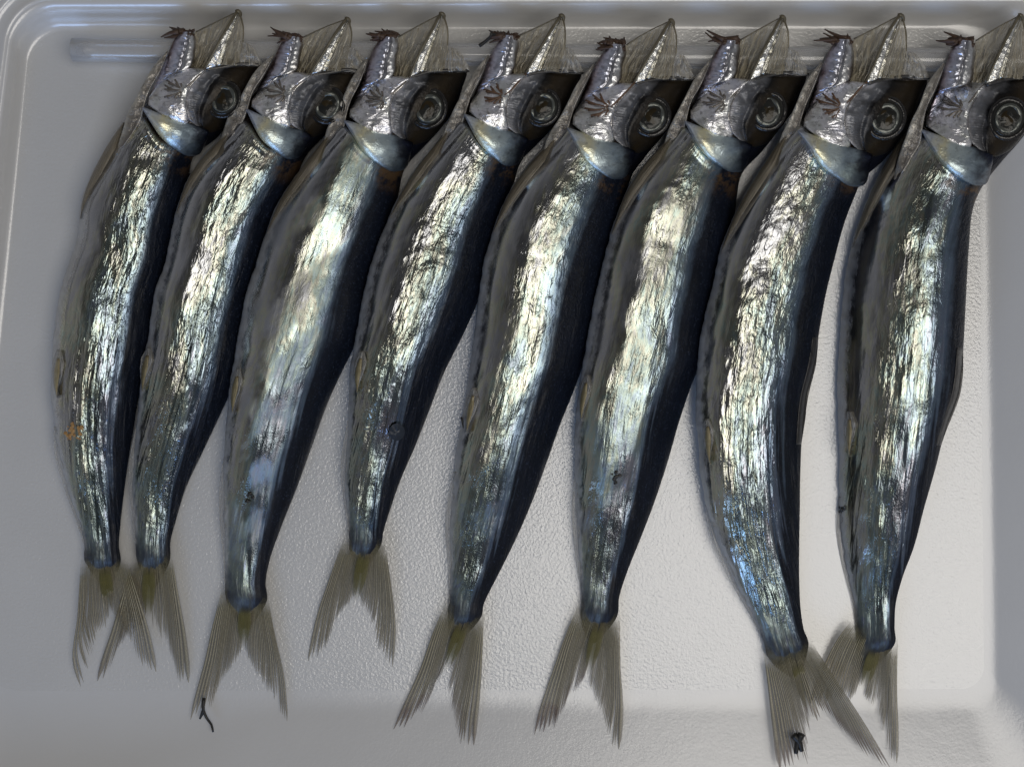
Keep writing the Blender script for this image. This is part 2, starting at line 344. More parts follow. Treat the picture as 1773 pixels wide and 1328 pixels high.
TH = 6.0                                      # tray wall height, mm
def rounded(corners, rad, n_arc=28, n_side=40):
    """corners TL, TR, BR, BL in photo pixels, each cut by an arc of its own radius"""
    pts = []
    for i in range(4):
        p = np.array(corners[i], float); a = np.array(corners[i - 1], float); b = np.array(corners[(i + 1) % 4], float)
        ua = (a - p) / np.linalg.norm(a - p); ub = (b - p) / np.linalg.norm(b - p)
        p0 = p + ua * rad[i]; p1 = p + ub * rad[i]
        t = np.linspace(0, 1, n_arc)[:, None]
        k = 0.55
        c0 = p0 - ua * rad[i] * k; c1 = p1 - ub * rad[i] * k
        arc = (1-t)**3*p0 + 3*(1-t)**2*t*c0 + 3*(1-t)*t**2*c1 + t**3*p1
        q = np.array(corners[(i + 1) % 4], float); un = (p - q) / np.linalg.norm(p - q); q0 = q + un * rad[(i + 1) % 4]
        side = p1 + (q0 - p1) * np.linspace(0, 1, n_side + 2)[1:-1, None]
        pts += [arc, side]
    return np.concatenate(pts)
inner = rounded([(54, 54), (1694, 50), (1704, 1192), (-52, 1196)], [62, 70, 40, 90])
outer = rounded([(22, 1), (1870, -4), (1900, 1480), (-170, 1480)], [70, 80, 150, 150])
NP = len(inner)
tray = bpy.data.objects.new("foam_tray", None); col.objects.link(tray)
tag(tray, "white textured foam food tray under the row of fish", "tray")
mesh_obj("tray_floor", P(inner[:, 0], inner[:, 1], 0 * inner[:, 0]), [tuple(range(NP))[::-1]], M['tray'], tray, smooth=False)
def wall_z(s, a=0.16):
    s = np.asarray(s, float); k = 1.0 / (1 - a)      # slope of the straight part
    return TH * np.where(s < a, k * s * s / (2 * a), np.where(s > 1 - a, 1 - k * (1 - s) ** 2 / (2 * a), k * (s - a / 2)))
sv = np.linspace(0, 1, 44)
soft = np.clip(np.maximum(ss(500, 200, inner[:, 0]), ss(300, 100, inner[:, 1])), 0, 1)
V = [P(*(inner + (outer - inner) * s).T, wall_z(s + 0 * soft, 0.14 + 0.34 * soft)) for s in sv]
mesh_obj("tray_wall", np.concatenate(V), grid_faces(len(sv), NP, close_m=True), M['wall'], tray)
cen = outer.mean(0); dirv = np.roll(outer, -1, 0) - np.roll(outer, 1, 0); nrm = np.stack([dirv[:, 1], -dirv[:, 0]], 1); nrm /= np.linalg.norm(nrm, axis=1)[:, None]
if ((nrm * (outer - cen)).sum(1)).mean() < 0: nrm = -nrm
rim_prof = [(0, 0), (3, .22), (6, .3), (9, .2), (13, .0), (20, -.05), (27, 0), (30, .3), (33, .42), (37, .42), (42, .35), (50, .25), (56, 0), (60, -.8), (62, -2.2), (63, -5), (61, -11)]
V = [P(*(outer + nrm * o_).T, TH + z_ + 0 * inner[:, 0]) for o_, z_ in rim_prof]
mesh_obj("tray_rim", np.concatenate(V), grid_faces(len(rim_prof), NP, close_m=True), M['wall'], tray)

def tray_z(px, py):
    """height of the tray under a photo pixel (only the lower wall matters to the tails)"""
    s = np.clip((np.asarray(py, float) - 1192) / 288.0, 0, 1); return wall_z(s)

# ------------------------------------------------------------------ straw through the heads
def tube(name, a, b, r0, r1, mat, n=40, m=28, parent=None):
    a = np.array(a, float); b = np.array(b, float); ax = (b - a) / np.linalg.norm(b - a)
    u1 = np.cross(ax, (0, 0, 1)); u1 /= np.linalg.norm(u1); u2 = np.cross(u1, ax)
    th = np.linspace(0, 2 * math.pi, m, endpoint=False)[None, :, None]
    c = a + (b - a) * np.linspace(0, 1, n)[:, None]
    o_ = (c[:, None, :] + r0 * (np.cos(th) * u1 + np.sin(th) * u2)).reshape(-1, 3)
    i_ = (c[:, None, :] + r1 * (np.cos(th) * u1 + np.sin(th) * u2)).reshape(-1, 3)
    f = grid_faces(n, m, 0, True, True) + grid_faces(n, m, n * m, False, True)
    for j in range(m):
        k = (j + 1) % m
        f.append((j, k, n*m + k, n*m + j)); e = (n - 1) * m; f.append((e + k, e + j, n*m + e + j, n*m + e + k))
    return mesh_obj(name, np.concatenate([o_, i_]), f, mat, parent)
ZS = 5.4
straw = tube("plastic_straw", P(126, 87, ZS), P(1850, 107, ZS), 2.35, 2.12, M['straw'])
tag(straw, "clear plastic straw threaded through the heads of all the fish", "straw")

# ------------------------------------------------------------------ the fish
# reference head drawn over the fifth fish: crop coordinates (x, y) -> photo pixels (960 + x/4.427, 20 + y/4.427)
REF = np.array([(1127, 203), (1161, 38), (983, 221), (1068, 309)], float)     # eye, mouth tip, gill notch, gill-cover corner
def cr(pts): p = np.asarray(pts, float); return np.stack([960 + p[:, 0] / 4.427, 20 + p[:, 1] / 4.427], 1)
HEAD_ST = [((690, 480), (1060, 540)), ((600, 470), (1035, 620)), ((430, 490), (960, 790)), ((290, 600), (830, 960)), ((170, 740), (700, 1100))]
HEAD_Z = [(6.5, 5.2, 1.4), (6.2, 4.8, 3.2), (6.2, 4.4, 4.6), (6.4, 4.0, 5.2), (6.8, 3.6, 5.4)]  # zL, zR, dome

FISH = [
 dict(lm=[(390,173),(408,23),(251,187),(328,271)], tb=.36, crk=1.15, frost=.0, strp=.9, roll=0.0, st=[(206,219,334,275),(165,288,326,325),(142,346,315,385),(132,420,298,450),(108,490,280,525),(97,545,264,590),(92,600,253,640),(88,665,240,690),(92,715,231,745),(99,775,222,800),(118,845,214,860),(138,910,208,915),(147,945,206,945),(148,972,209,972)],
  tail=dict(base=(181,985), fork=(191,1070), lo=[(143,977),(135,1080),(126,1151),(137,1193)], li=[(137,1193),(151,1171),(168,1109),(190,1072)], ro=[(218,982),(238,1036),(255,1084),(275,1166)], ri=[(275,1166),(248,1151),(213,1106),(194,1072)]),
  pelvic=(98,648), label="slim sardine next to the bare end of the straw, orange crumbs low on its side"),
 dict(lm=[(565,182),(599,34),(427,190),(506,276)], tb=.40, crk=1.1, frost=.0, strp=.9, roll=0.0, st=[(385,235,525,280),(345,278,512,330),(318,325,498,385),(300,385,478,440),(287,450,458,500),(266,515,440,560),(257,580,422,615),(246,640,402,670),(240,700,376,730),(234,765,350,785),(230,830,322,845),(232,890,305,900),(235,940,295,940),(237,970,294,970)],
  tail=dict(base=(258,985), fork=(256,1082), lo=[(232,975),(222,1010),(196,1090),(163,1181)], li=[(163,1181),(180,1177),(206,1122),(252,1082)], ro=[(295,966),(306,1029),(322,1106),(332,1190)], ri=[(332,1190),(314,1177),(290,1120),(260,1082)]),
  pelvic=(250,640), label="sardine whose tail fin is crossed over by the tail of the crumb-spotted one"),
 dict(lm=[(743,190),(762,26),(598,209),(685,295)], tb=.34, crk=.42, frost=1.3, strp=.35, roll=0.0, st=[(560,240,700,295),(520,292,688,345),(478,358,672,405),(448,440,656,470),(425,515,638,535),(412,580,618,590),(402,640,594,640),(394,705,568,697),(389,765,543,765),(387,840,512,850),(388,910,486,915),(391,965,467,970),(390,1010,460,1010),(392,1040,462,1040)],
  tail=dict(base=(424,1055), fork=(421,1128), lo=[(389,1020),(371,1084),(348,1174),(325,1251)], li=[(325,1251),(362,1222),(392,1170),(418,1130)], ro=[(461,1042),(474,1106),(493,1184),(500,1254)], ri=[(500,1254),(478,1225),(445,1172),(424,1126)]),
  pelvic=(406,678), label="broad frosty-skinned sardine with a torn tail fin and a black twig at its tip"),
 dict(lm=[(946,188),(966,29),(806,198),(879,284)], tb=.30, crk=1.0, frost=.1, strp=.8, roll=0.0, st=[(765,235,900,285),(725,285,885,335),(692,338,872,385),(665,395,858,435),(643,455,842,485),(627,520,820,540),(616,580,796,592),(606,640,768,648),(604,700,743,712),(601,760,718,775),(597,820,694,830),(600,870,677,878),(603,910,664,920),(605,945,659,945)],
  tail=dict(base=(631,960), fork=(613,1050), lo=[(597,938),(568,1013),(539,1100),(529,1148)], li=[(529,1148),(556,1128),(590,1076),(611,1050)], ro=[(659,942),(674,1022),(685,1113),(682,1161)], ri=[(682,1161),(660,1130),(635,1084),(617,1050)]),
  pelvic=(620,645), label="shortest sardine, with red-brown cheek veins and a loose dark scale on its side"),
 dict(lm=[(1127,203),(1161,38),(983,221),(1068,309)], tb=.24, crk=.75, frost=.4, strp=.5, roll=0.0, st=[(955,240,1092,310),(915,285,1082,355),(880,335,1072,405),(856,390,1060,455),(838,455,1046,510),(828,520,1030,565),(820,585,1014,620),(811,650,994,675),(801,720,970,735),(790,785,947,800),(784,850,920,872),(779,920,890,940),(780,985,860,1000),(778,1030,838,1045),(776,1065,832,1070)],
  tail=dict(base=(800,1085), fork=(769,1168), lo=[(770,1050),(748,1100),(716,1184),(677,1264)], li=[(677,1264),(715,1248),(748,1203),(766,1168)], ro=[(832,1068),(830,1158),(828,1230),(825,1292)], ri=[(825,1292),(804,1290),(784,1235),(772,1172)]),
  pelvic=(814,708), label="sardine with pale brown cheek veins and a smooth bright silver flank above a straight-sided tail"),
 dict(lm=[(1328,195),(1354,31),(1188,212),(1274,298)], tb=.34, crk=.6, frost=.6, strp=.4, roll=0.0, st=[(1155,240,1283,305),(1115,285,1275,350),(1082,335,1268,400),(1060,395,1258,450),(1043,460,1246,510),(1028,525,1232,565),(1016,590,1216,620),(1005,655,1197,668),(996,725,1176,730),(995,795,1156,800),(998,860,1133,870),(1000,925,1108,935),(1004,985,1086,990),(1008,1030,1072,1035),(1006,1065,1068,1068)],
  tail=dict(base=(1037,1085), fork=(1014,1178), lo=[(1003,1050),(979,1106),(947,1190),(921,1275)], li=[(921,1275),(956,1258),(988,1205),(1010,1178)], ro=[(1069,1068),(1071,1158),(1079,1255),(1076,1301)], ri=[(1076,1301),(1052,1278),(1034,1225),(1018,1180)]),
  pelvic=(1010,690), label="sardine with a small black scab low on its side and a rusty-tipped tail lobe"),
 dict(lm=[(1540,208),(1553,28),(1385,225),(1476,319)], tb=.43, crk=1.0, frost=.1, strp=.75, roll=0.0, st=[(1355,235,1495,310),(1312,300,1478,345),(1273,368,1461,390),(1247,435,1446,445),(1231,505,1430,510),(1215,570,1420,565),(1207,635,1410,630),(1204,695,1395,690),(1208,755,1389,750),(1213,825,1386,815),(1228,895,1385,880),(1250,955,1384,945),(1280,1020,1384,1005),(1308,1075,1387,1060),(1322,1110,1392,1090),(1332,1140,1400,1115)],
  tail=dict(base=(1380,1150), fork=(1404,1243), lo=[(1324,1128),(1335,1222),(1342,1300),(1346,1337)], li=[(1346,1337),(1390,1322),(1402,1285),(1403,1246)], ro=[(1397,1110),(1429,1158),(1490,1245),(1546,1332)], ri=[(1546,1332),(1500,1306),(1454,1261),(1407,1243)]),
  pelvic=(1226,765), label="curved sardine with a burnt dark tail tip, its tail swinging over the neighbouring tail"),
 dict(lm=[(1751,206),(1760,30),(1598,225),(1686,320)], tb=.60, crk=.6, frost=.2, strp=.55, roll=0.21, st=[(1558,240,1700,325),(1520,305,1684,365),(1490,375,1678,425),(1470,445,1674,490),(1459,520,1671,550),(1453,600,1667,615),(1449,670,1659,680),(1452,740,1638,740),(1453,810,1620,810),(1454,880,1600,880),(1460,945,1583,945),(1471,1005,1561,1005),(1480,1045,1551,1045),(1483,1085,1549,1085),(1484,1115,1549,1115)],
  tail=dict(base=(1514,1130), fork=(1492,1200), lo=[(1474,1088),(1454,1109),(1429,1148),(1398,1220)], li=[(1398,1220),(1440,1218),(1470,1212),(1489,1200)], ro=[(1549,1112),(1549,1190),(1554,1271),(1556,1330)], ri=[(1556,1330),(1532,1290),(1520,1240),(1496,1202)]),
  pelvic=(1470,750), label="sardine with a smooth dark belly, straight silver stripe and bare tray along its back"),
]

def edge_x(pts, y):
    p = np.array(sorted(pts, key=lambda q: q[1])); return np.interp(y, p[:, 1], p[:, 0])
# tuck each back just under the next fish's belly
for i in range(7):
    nxt = [(s[0], s[1]) for s in FISH[i + 1]['st']]; ymin, ymax = min(q[1] for q in nxt), max(q[1] for q in nxt)
    new = []
    for (lx, ly, rx, ry) in FISH[i]['st']:
        if ymin < ry < ymax: rx = min(rx, edge_x(nxt, ry) + 9)
        new.append((lx, ly, rx, ry))
    FISH[i]['st'] = new

class Fish:
    def __init__(s, idx, d):
        s.i = idx; s.d = d; s.rng = np.random.RandomState(100 + idx)
        A, _, _, _ = np.linalg.lstsq(np.c_[REF, np.ones(4)], np.array(d['lm'], float), rcond=None); s.A = A
        hs = [np.concatenate(s.h([a, b])) for a, b in HEAD_ST]
        lx, ly, rx, ry = d['st'][-1]; c_ = np.array([(lx + rx) / 2, (ly + ry) / 2]); tb_ = np.array(d['tail']['base'], float); fk = np.array(d['tail']['fork'], float)
        ax = (fk - tb_) / np.linalg.norm(fk - tb_); wv = np.array([rx - lx, ry - ly]) / 2; extra = []
        for k_, (dd, ww) in enumerate(((16, .80), (32, .52), (48, .14))):
            cc = c_ + ax * dd; extra.append(tuple(np.r_[cc - wv * ww, cc + wv * ww]))
        d = dict(d); d['st'] = list(d['st']) + extra; s.d = d; s.tip = c_
        st = np.array([tuple(x) for x in hs] + d['st'], float)
        nb_ = len(d['st']); nh = len(hs)
        w = np.hypot(st[:, 2] - st[:, 0], st[:, 3] - st[:, 1]) * S
        mid = (st[:, :2] + st[:, 2:]) / 2
        a = np.r_[0, np.cumsum(np.hypot(*(mid[1:] - mid[:-1]).T))]
        s.a = a; s.len = a[-1]; s.a0 = a[nh]                       # arc length in px; body proper starts at a0
        u = (a - s.a0) / (a[-1] - s.a0)
        zL = np.interp(u, [0, .3, .55, .8, 1], [8.0, 8.0, 6.4, 3.2, 1.9]); zR = np.interp(u, [0, .3, .6, .85, 1], [3.4, 3.2, 3.0, 2.2, 2.0])
        if idx == 0: zL = np.interp(u, [0, .3, .6, .85, 1], [6.0, 5.6, 5.0, 3.2, 2.2])
        Hh = w * np.interp(u, [0, .2, .6, 1], [.37, .325, .32, .15])
        zL[:nh] = [z[0] for z in HEAD_Z]; zR[:nh] = [z[1] for z in HEAD_Z]; Hh[:nh] = [z[2] for z in HEAD_Z]
        roll = d['roll'] * w; zL = zL - roll; zR = zR + roll
        zL[-3:] = [1.8, 1.75, 1.7]; zR[-3:] = [1.8, 1.75, 1.7]; Hh[-3:] = [.75, .45, .1]; zL[-3:] = zR[-3:] = [1.7, 1.5, 1.4]
        lift = tray_z(st[:, 0], mid[:, 1]); zL = zL + lift; zR = zR + lift
        s.tab = np.c_[st, zL, zR, Hh]
        s.u = u
    def h(s, pts):                                                  # head crop coordinates -> this fish's photo pixels
        p = np.asarray(pts, float); p = cr(p + 11 * np.stack([perlin(p[:, 0] / 170, p[:, 1] / 170, s.i + 70), perlin(p[:, 0] / 170, p[:, 1] / 170, s.i + 90)], 1)); return np.c_[p, np.ones(len(p))] @ s.A
    def sample(s, a):
        """station table at arc lengths a (px)"""
        a = np.clip(np.asarray(a, float), 0, s.len)
        p = s.tab; m = np.gradient(p, s.a, axis=0)
        i = np.clip(np.searchsorted(s.a, a, side='right') - 1, 0, len(p) - 2)
        hh = (s.a[i+1] - s.a[i])[:, None]; t = ((a - s.a[i]) / (s.a[i+1] - s.a[i]))[:, None]
        return ((2*t**3-3*t**2+1)*p[i] + (t**3-2*t**2+t)*hh*m[i] + (-2*t**3+3*t**2)*p[i+1] + (t**3-t**2)*hh*m[i+1])
    def top(s, a, t):
        """photo pixels and height of the upper surface; a, t broadcast"""
        a, t = np.broadcast_arrays(np.asarray(a, float), np.asarray(t, float)); sh = a.shape
        q = s.sample(a.ravel()); tt = t.ravel(); w = (tt + 1) / 2
        x = q[:, 0] * (1 - w) + q[:, 2] * w; y = q[:, 1] * (1 - w) + q[:, 3] * w
        tc = np.clip(np.abs(tt), 0, 1)
        f = (1 - tc ** 2.7) ** 0.78
        z = q[:, 4] * (1 - w) + q[:, 5] * w + q[:, 6] * f
        # gill hollow just in front of the shoulder
        ab = a.ravel() - s.a0 + 26 * ss(.25, -.8, tt)
        hol = ss(-46, -30, ab) * ss(-1, -9, ab) * ss(0.25, -0.35, tt)
        gr = ss(-30, 5, ab) * ss(.25 * (s.len - s.a0), .12 * (s.len - s.a0), ab) * np.exp(-((tt + .68 + .0011 * ab) / .08) ** 2)
        rim = ss(-4, 1, ab) * ss(16, 5, ab) * ss(.5, .1, tt)
        z = z - 3.2 * hol - .4 * gr + .45 * rim
        return x.reshape(sh), y.reshape(sh), z.reshape(sh)

def build_body(F, root):
    d = F.d; step = 3.0; n = int(F.len / step)
    a = np.linspace(0, F.len, n); m = 84; nbm = 22
    tt = np.sin(np.linspace(-math.pi/2, math.pi/2, m)) * 0.5 + np.linspace(-1, 1, m) * 0.5
    A_, T_ = np.meshgrid(a, tt, indexing='ij')
    x, y, z = F.top(A_, T_)
    q = F.sample(a); wpx = np.hypot(q[:, 2] - q[:, 0], q[:, 3] - q[:, 1])[:, None]
    u = (A_ + 26 * ss(.25, -.8, T_) - F.a0) / (F.len - F.a0); sd = F.i * 17
    ac = T_ * wpx / 2
    bodym = ss(0.0, 0.05, u); crk = d['crk']
    edge = ss(1.0, 0.8, np.abs(T_))
    post = ss(.25, .8, u)
    lump = perlin(A_ / 130, ac / 60, sd) * .50 + perlin(A_ / 55, ac / 30, sd + 1) * .22
    wr = perlin(A_ / 70 + .6 * perlin(A_ / 60, ac / 25, sd + 5), ac / 9.0, sd + 2)
    wr2 = perlin(A_ / 22, ac / 13, sd + 3)
    # slanting muscle-segment ribs low on the flank
    ribs = np.sin((A_ + 0.9 * (ac + 40)) / 2.6 + 2 * perlin(A_ / 60, ac / 40, sd + 7)) * ss(.1, -.35, T_) * ss(-.95, -.7, T_) * ss(.05, .2, perlin(A_ / 90, ac / 60, sd + 8) + .1)
    fl = ss(-.95, -.35 , T_ + .35 * post)
    z = z + bodym * edge * (lump * .8 + crk * fl * (.15 * wr * (.5 + post) + .11 * wr2 * (1 - .6 * post)) + .014 * ribs * (1 - post))
    # shoulder rim and belly keel roughness move the outline a little
    jag = perlin(a / 14, 0 * a, sd + 9) * 1.2 + perlin(a / 50, 0 * a, sd + 10) * 2.0
    x = x + (jag[:, None] * ss(-.8, -1, T_)) * bodym
    taper = np.ones(n)
    Vt = P(x, y, z)
    # underside
    tb2 = np.linspace(1, -1, nbm + 2)[1:-1]
    Ab, Tb = np.meshgrid(a, tb2, indexing='ij'); qb = q[:, None, :]; w = (Tb + 1) / 2
    xb = qb[..., 0] * (1 - w) + qb[..., 2] * w; yb = qb[..., 1] * (1 - w) + qb[..., 3] * w
    ze = qb[..., 4] * (1 - w) + qb[..., 5] * w; lo = tray_z(xb, yb) + .25
    zb = lo + (ze - lo) * (1 - (1 - np.abs(Tb) ** 3) ** .55)
    Vb = P(xb, yb, zb)
    V = np.concatenate([Vt, Vb], 1); mm_ = m + nbm
    faces = grid_faces(n, mm_, 0, True, True)
    V = V.reshape(-1, 3); nv = len(V)
    caps = np.stack([V[:mm_].mean(0), V[-mm_:].mean(0)])
    V = np.concatenate([V, caps])
    for j in range(mm_):
        k = (j + 1) % mm_
        faces.append((nv, j, k)); e = (n - 1) * mm_; faces.append((nv + 1, e + k, e + j))
    full = lambda top_, bot: np.concatenate([np.concatenate([top_, bot], 1).reshape(-1), [top_.flat[0], top_.flat[-1]]])
    co = np.c_[full(A_, Ab), full(ac, Tb * wpx / 2), np.full(nv + 2, F.i * 3.7)]
    ub = (Ab - F.a0) / (F.len - F.a0)
    ft = np.c_[full(u, ub), full(T_, Tb), np.full(nv + 2, d['tb'])]
    fp = np.tile([[d['crk'], d['frost'], d['strp']]], (nv + 2, 1))
    return mesh_obj("body", V, faces, M['body'], root, attrs=dict(co=co, ft=ft, fp=fp))

def head_height(F):
    """smooth height of the head's upper surface at photo pixels"""
    a = np.linspace(0, F.a0 + 60, 60); t = np.linspace(-1, 1, 41)
    A_, T_ = np.meshgrid(a, t, indexing='ij'); q = F.sample(A_.ravel()); tt = T_.ravel(); w = (tt + 1) / 2
    x = q[:, 0]*(1-w)+q[:, 2]*w; y = q[:, 1]*(1-w)+q[:, 3]*w
    z = q[:, 4]*(1-w)+q[:, 5]*w + q[:, 6]*(1-np.abs(tt)**2.5)**.72
    def f(px, py):
        sh = np.shape(px); p = np.stack([np.ravel(px), np.ravel(py)], 1)
        out = np.empty(len(p))
        for k in range(0, len(p), 2000):
            dd = (p[k:k+2000, None, 0] - x) ** 2 + (p[k:k+2000, None, 1] - y) ** 2
            ww = 1 / (dd + 20) ** 2; out[k:k+2000] = (ww * z).sum(1) / ww.sum(1)
        return out.reshape(sh)
    return f

LAST = {}
def patch(name, A, B, zA, zB, dome, mat, parent, n=36, m=22, skirt=1.2, disp=None, hf=None, seed=0, endp=0.0, asym=0.0, wob=0.0):
    """curved plate lofted between two edge polylines given in photo pixels; zA/zB heights (or offsets over hf) along the edges"""
    pa = spline(A, n); pb = spline(B, n)
    t = np.linspace(0, 1, m); s = np.linspace(0, 1, n)
    Sg, Tg = np.meshgrid(s, t, indexing='ij')
    x = pa[:, None, 0] * (1 - t) + pb[:, None, 0] * t; y = pa[:, None, 1] * (1 - t) + pb[:, None, 1] * t
    if wob:
        x = x + wob * perlin(x / 11, y / 11, int(seed) + 31); y = y + wob * perlin(x / 11, y / 11, int(seed) + 32)
    za = np.interp(s, np.linspace(0, 1, len(zA)), zA)[:, None]; zb = np.interp(s, np.linspace(0, 1, len(zB)), zB)[:, None]
    prof = (4 * Tg * (1 - Tg)) ** .6
    if endp: prof = prof * (1 - np.abs(2 * Sg - 1) ** endp)
    z = za * (1 - t) + zb * t + dome * prof
    if hf is not None: z = z + hf(x, y)
    if disp is not None: z = z + disp(Sg, Tg, x, y)
    LAST['g'] = (x, y, z)
    # skirt all round, folding down
    X = np.pad(x, 1, mode='edge'); Y = np.pad(y, 1, mode='edge'); Z = np.pad(z, 1, mode='edge')
    msk = np.ones_like(Z, bool); msk[1:-1, 1:-1] = False; Z[msk] -= skirt
    S2 = np.pad(Sg, 1, mode='edge'); T2 = np.pad(Tg, 1, mode='edge')
    cx, cy = x.mean(), y.mean()
    X[msk] += (X[msk] - cx) * .012; Y[msk] += (Y[msk] - cy) * .012
    V = P(X, Y, Z).reshape(-1, 3); N_ = len(V)
    pc = np.c_[S2.ravel(), T2.ravel(), np.full(N_, seed)]
    px = np.c_[X.ravel(), Y.ravel(), np.full(N_, seed * 5.3)]
    # orientation: make the top face up
    e1 = np.array([x[n//2 + 1, m//2] - x[n//2, m//2], -(y[n//2 + 1, m//2] - y[n//2, m//2])]); e2 = np.array([x[n//2, m//2 + 1] - x[n//2, m//2], -(y[n//2, m//2 + 1] - y[n//2, m//2])])
    up = e1[0] * e2[1] - e1[1] * e2[0] < 0
    return mesh_obj(name, V, grid_faces(n + 2, m + 2, 0, not up), mat, parent, attrs=dict(pc=pc, px=px))

def fold_lines(out, rng, n):
    x, y, z = LAST['g']; N_, m_ = x.shape
    for k in range(n):
        c = rng.uniform(.06, .94); sl = rng.uniform(-.12, .12); r0, r1 = sorted(rng.uniform(0, 1, 2)); r1 = min(1, r1 + .3)
        rows = np.linspace(r0, r1, 9) * (N_ - 1); cols = np.clip(c + sl * np.linspace(-1, 1, 9) + .02 * rng.randn(9).cumsum() * .3, 0, 1) * (m_ - 1)
        i = rows.astype(int); j = cols.astype(int); out.append((np.stack([x[i, j], y[i, j]], 1), z[i, j] + .1))

def strand(verts, faces, pts, zs, r0, r1, k=5, flat=1.0):
    """append a tapering tube along photo-pixel points (radii in mm)"""
    p = P(np.array(pts)[:, 0], np.array(pts)[:, 1], np.array(zs)); n = len(p); off = len(verts)
    for i in range(n):
        dr = p[min(i + 1, n - 1)] - p[max(i - 1, 0)]; dr /= np.linalg.norm(dr) + 1e-9
        a = np.cross(dr, (0, 0, 1)); a /= np.linalg.norm(a) + 1e-9; b = np.cross(a, dr)
        r = r0 + (r1 - r0) * i / (n - 1)
        for j in range(k):
            th = 2 * math.pi * j / k; verts.append(p[i] + r * (math.cos(th) * a + flat * math.sin(th) * b))
    faces += grid_faces(n, k, off, True, True)
    faces.append(tuple(off + j for j in range(k))); faces.append(tuple(off + (n - 1) * k + j for j in reversed(range(k))))

def disc_dome(name, c, rx, ry, rot, zf, dome, mat, parent, rings=8, k=28, seed=0, rough=0.0, ring=None):
    """domed disc (or ring when ring=inner fraction) on a height function"""
    V = []; r_ = np.linspace(ring or 0.0, 1, rings); th = np.linspace(0, 2*math.pi, k, endpoint=False)
    R, T = np.meshgrid(r_, th, indexing='ij')
    ex = R * np.cos(T) * rx; ey = R * np.sin(T) * ry
    x = c[0] + ex * math.cos(rot) - ey * math.sin(rot); y = c[1] + ex * math.sin(rot) + ey * math.cos(rot)
    if ring: prof = np.sin(np.pi * (R - ring) / (1 - ring)) ** .7
    else: prof = np.sqrt(np.clip(1 - R ** 2, 0, 1))
    if callable(zf): zf = np.array([zf(p_, q_) for p_, q_ in zip(x.ravel(), y.ravel())]).reshape(x.shape)
    z = zf + dome * prof + rough * perlin(x / 13, y / 13, seed) * (1 if ring else (1 - R ** 4))
    Pv = P(x, y, z)
    V = Pv.reshape(-1, 3); f = grid_faces(rings, k, 0, True, True)
    px = np.c_[x.ravel(), y.ravel(), np.full(x.size, seed)]; pc = np.c_[R.ravel(), T.ravel(), np.full(x.size, seed)]
    return mesh_obj(name, V, f, mat, parent, attrs=dict(px=px, pc=pc))

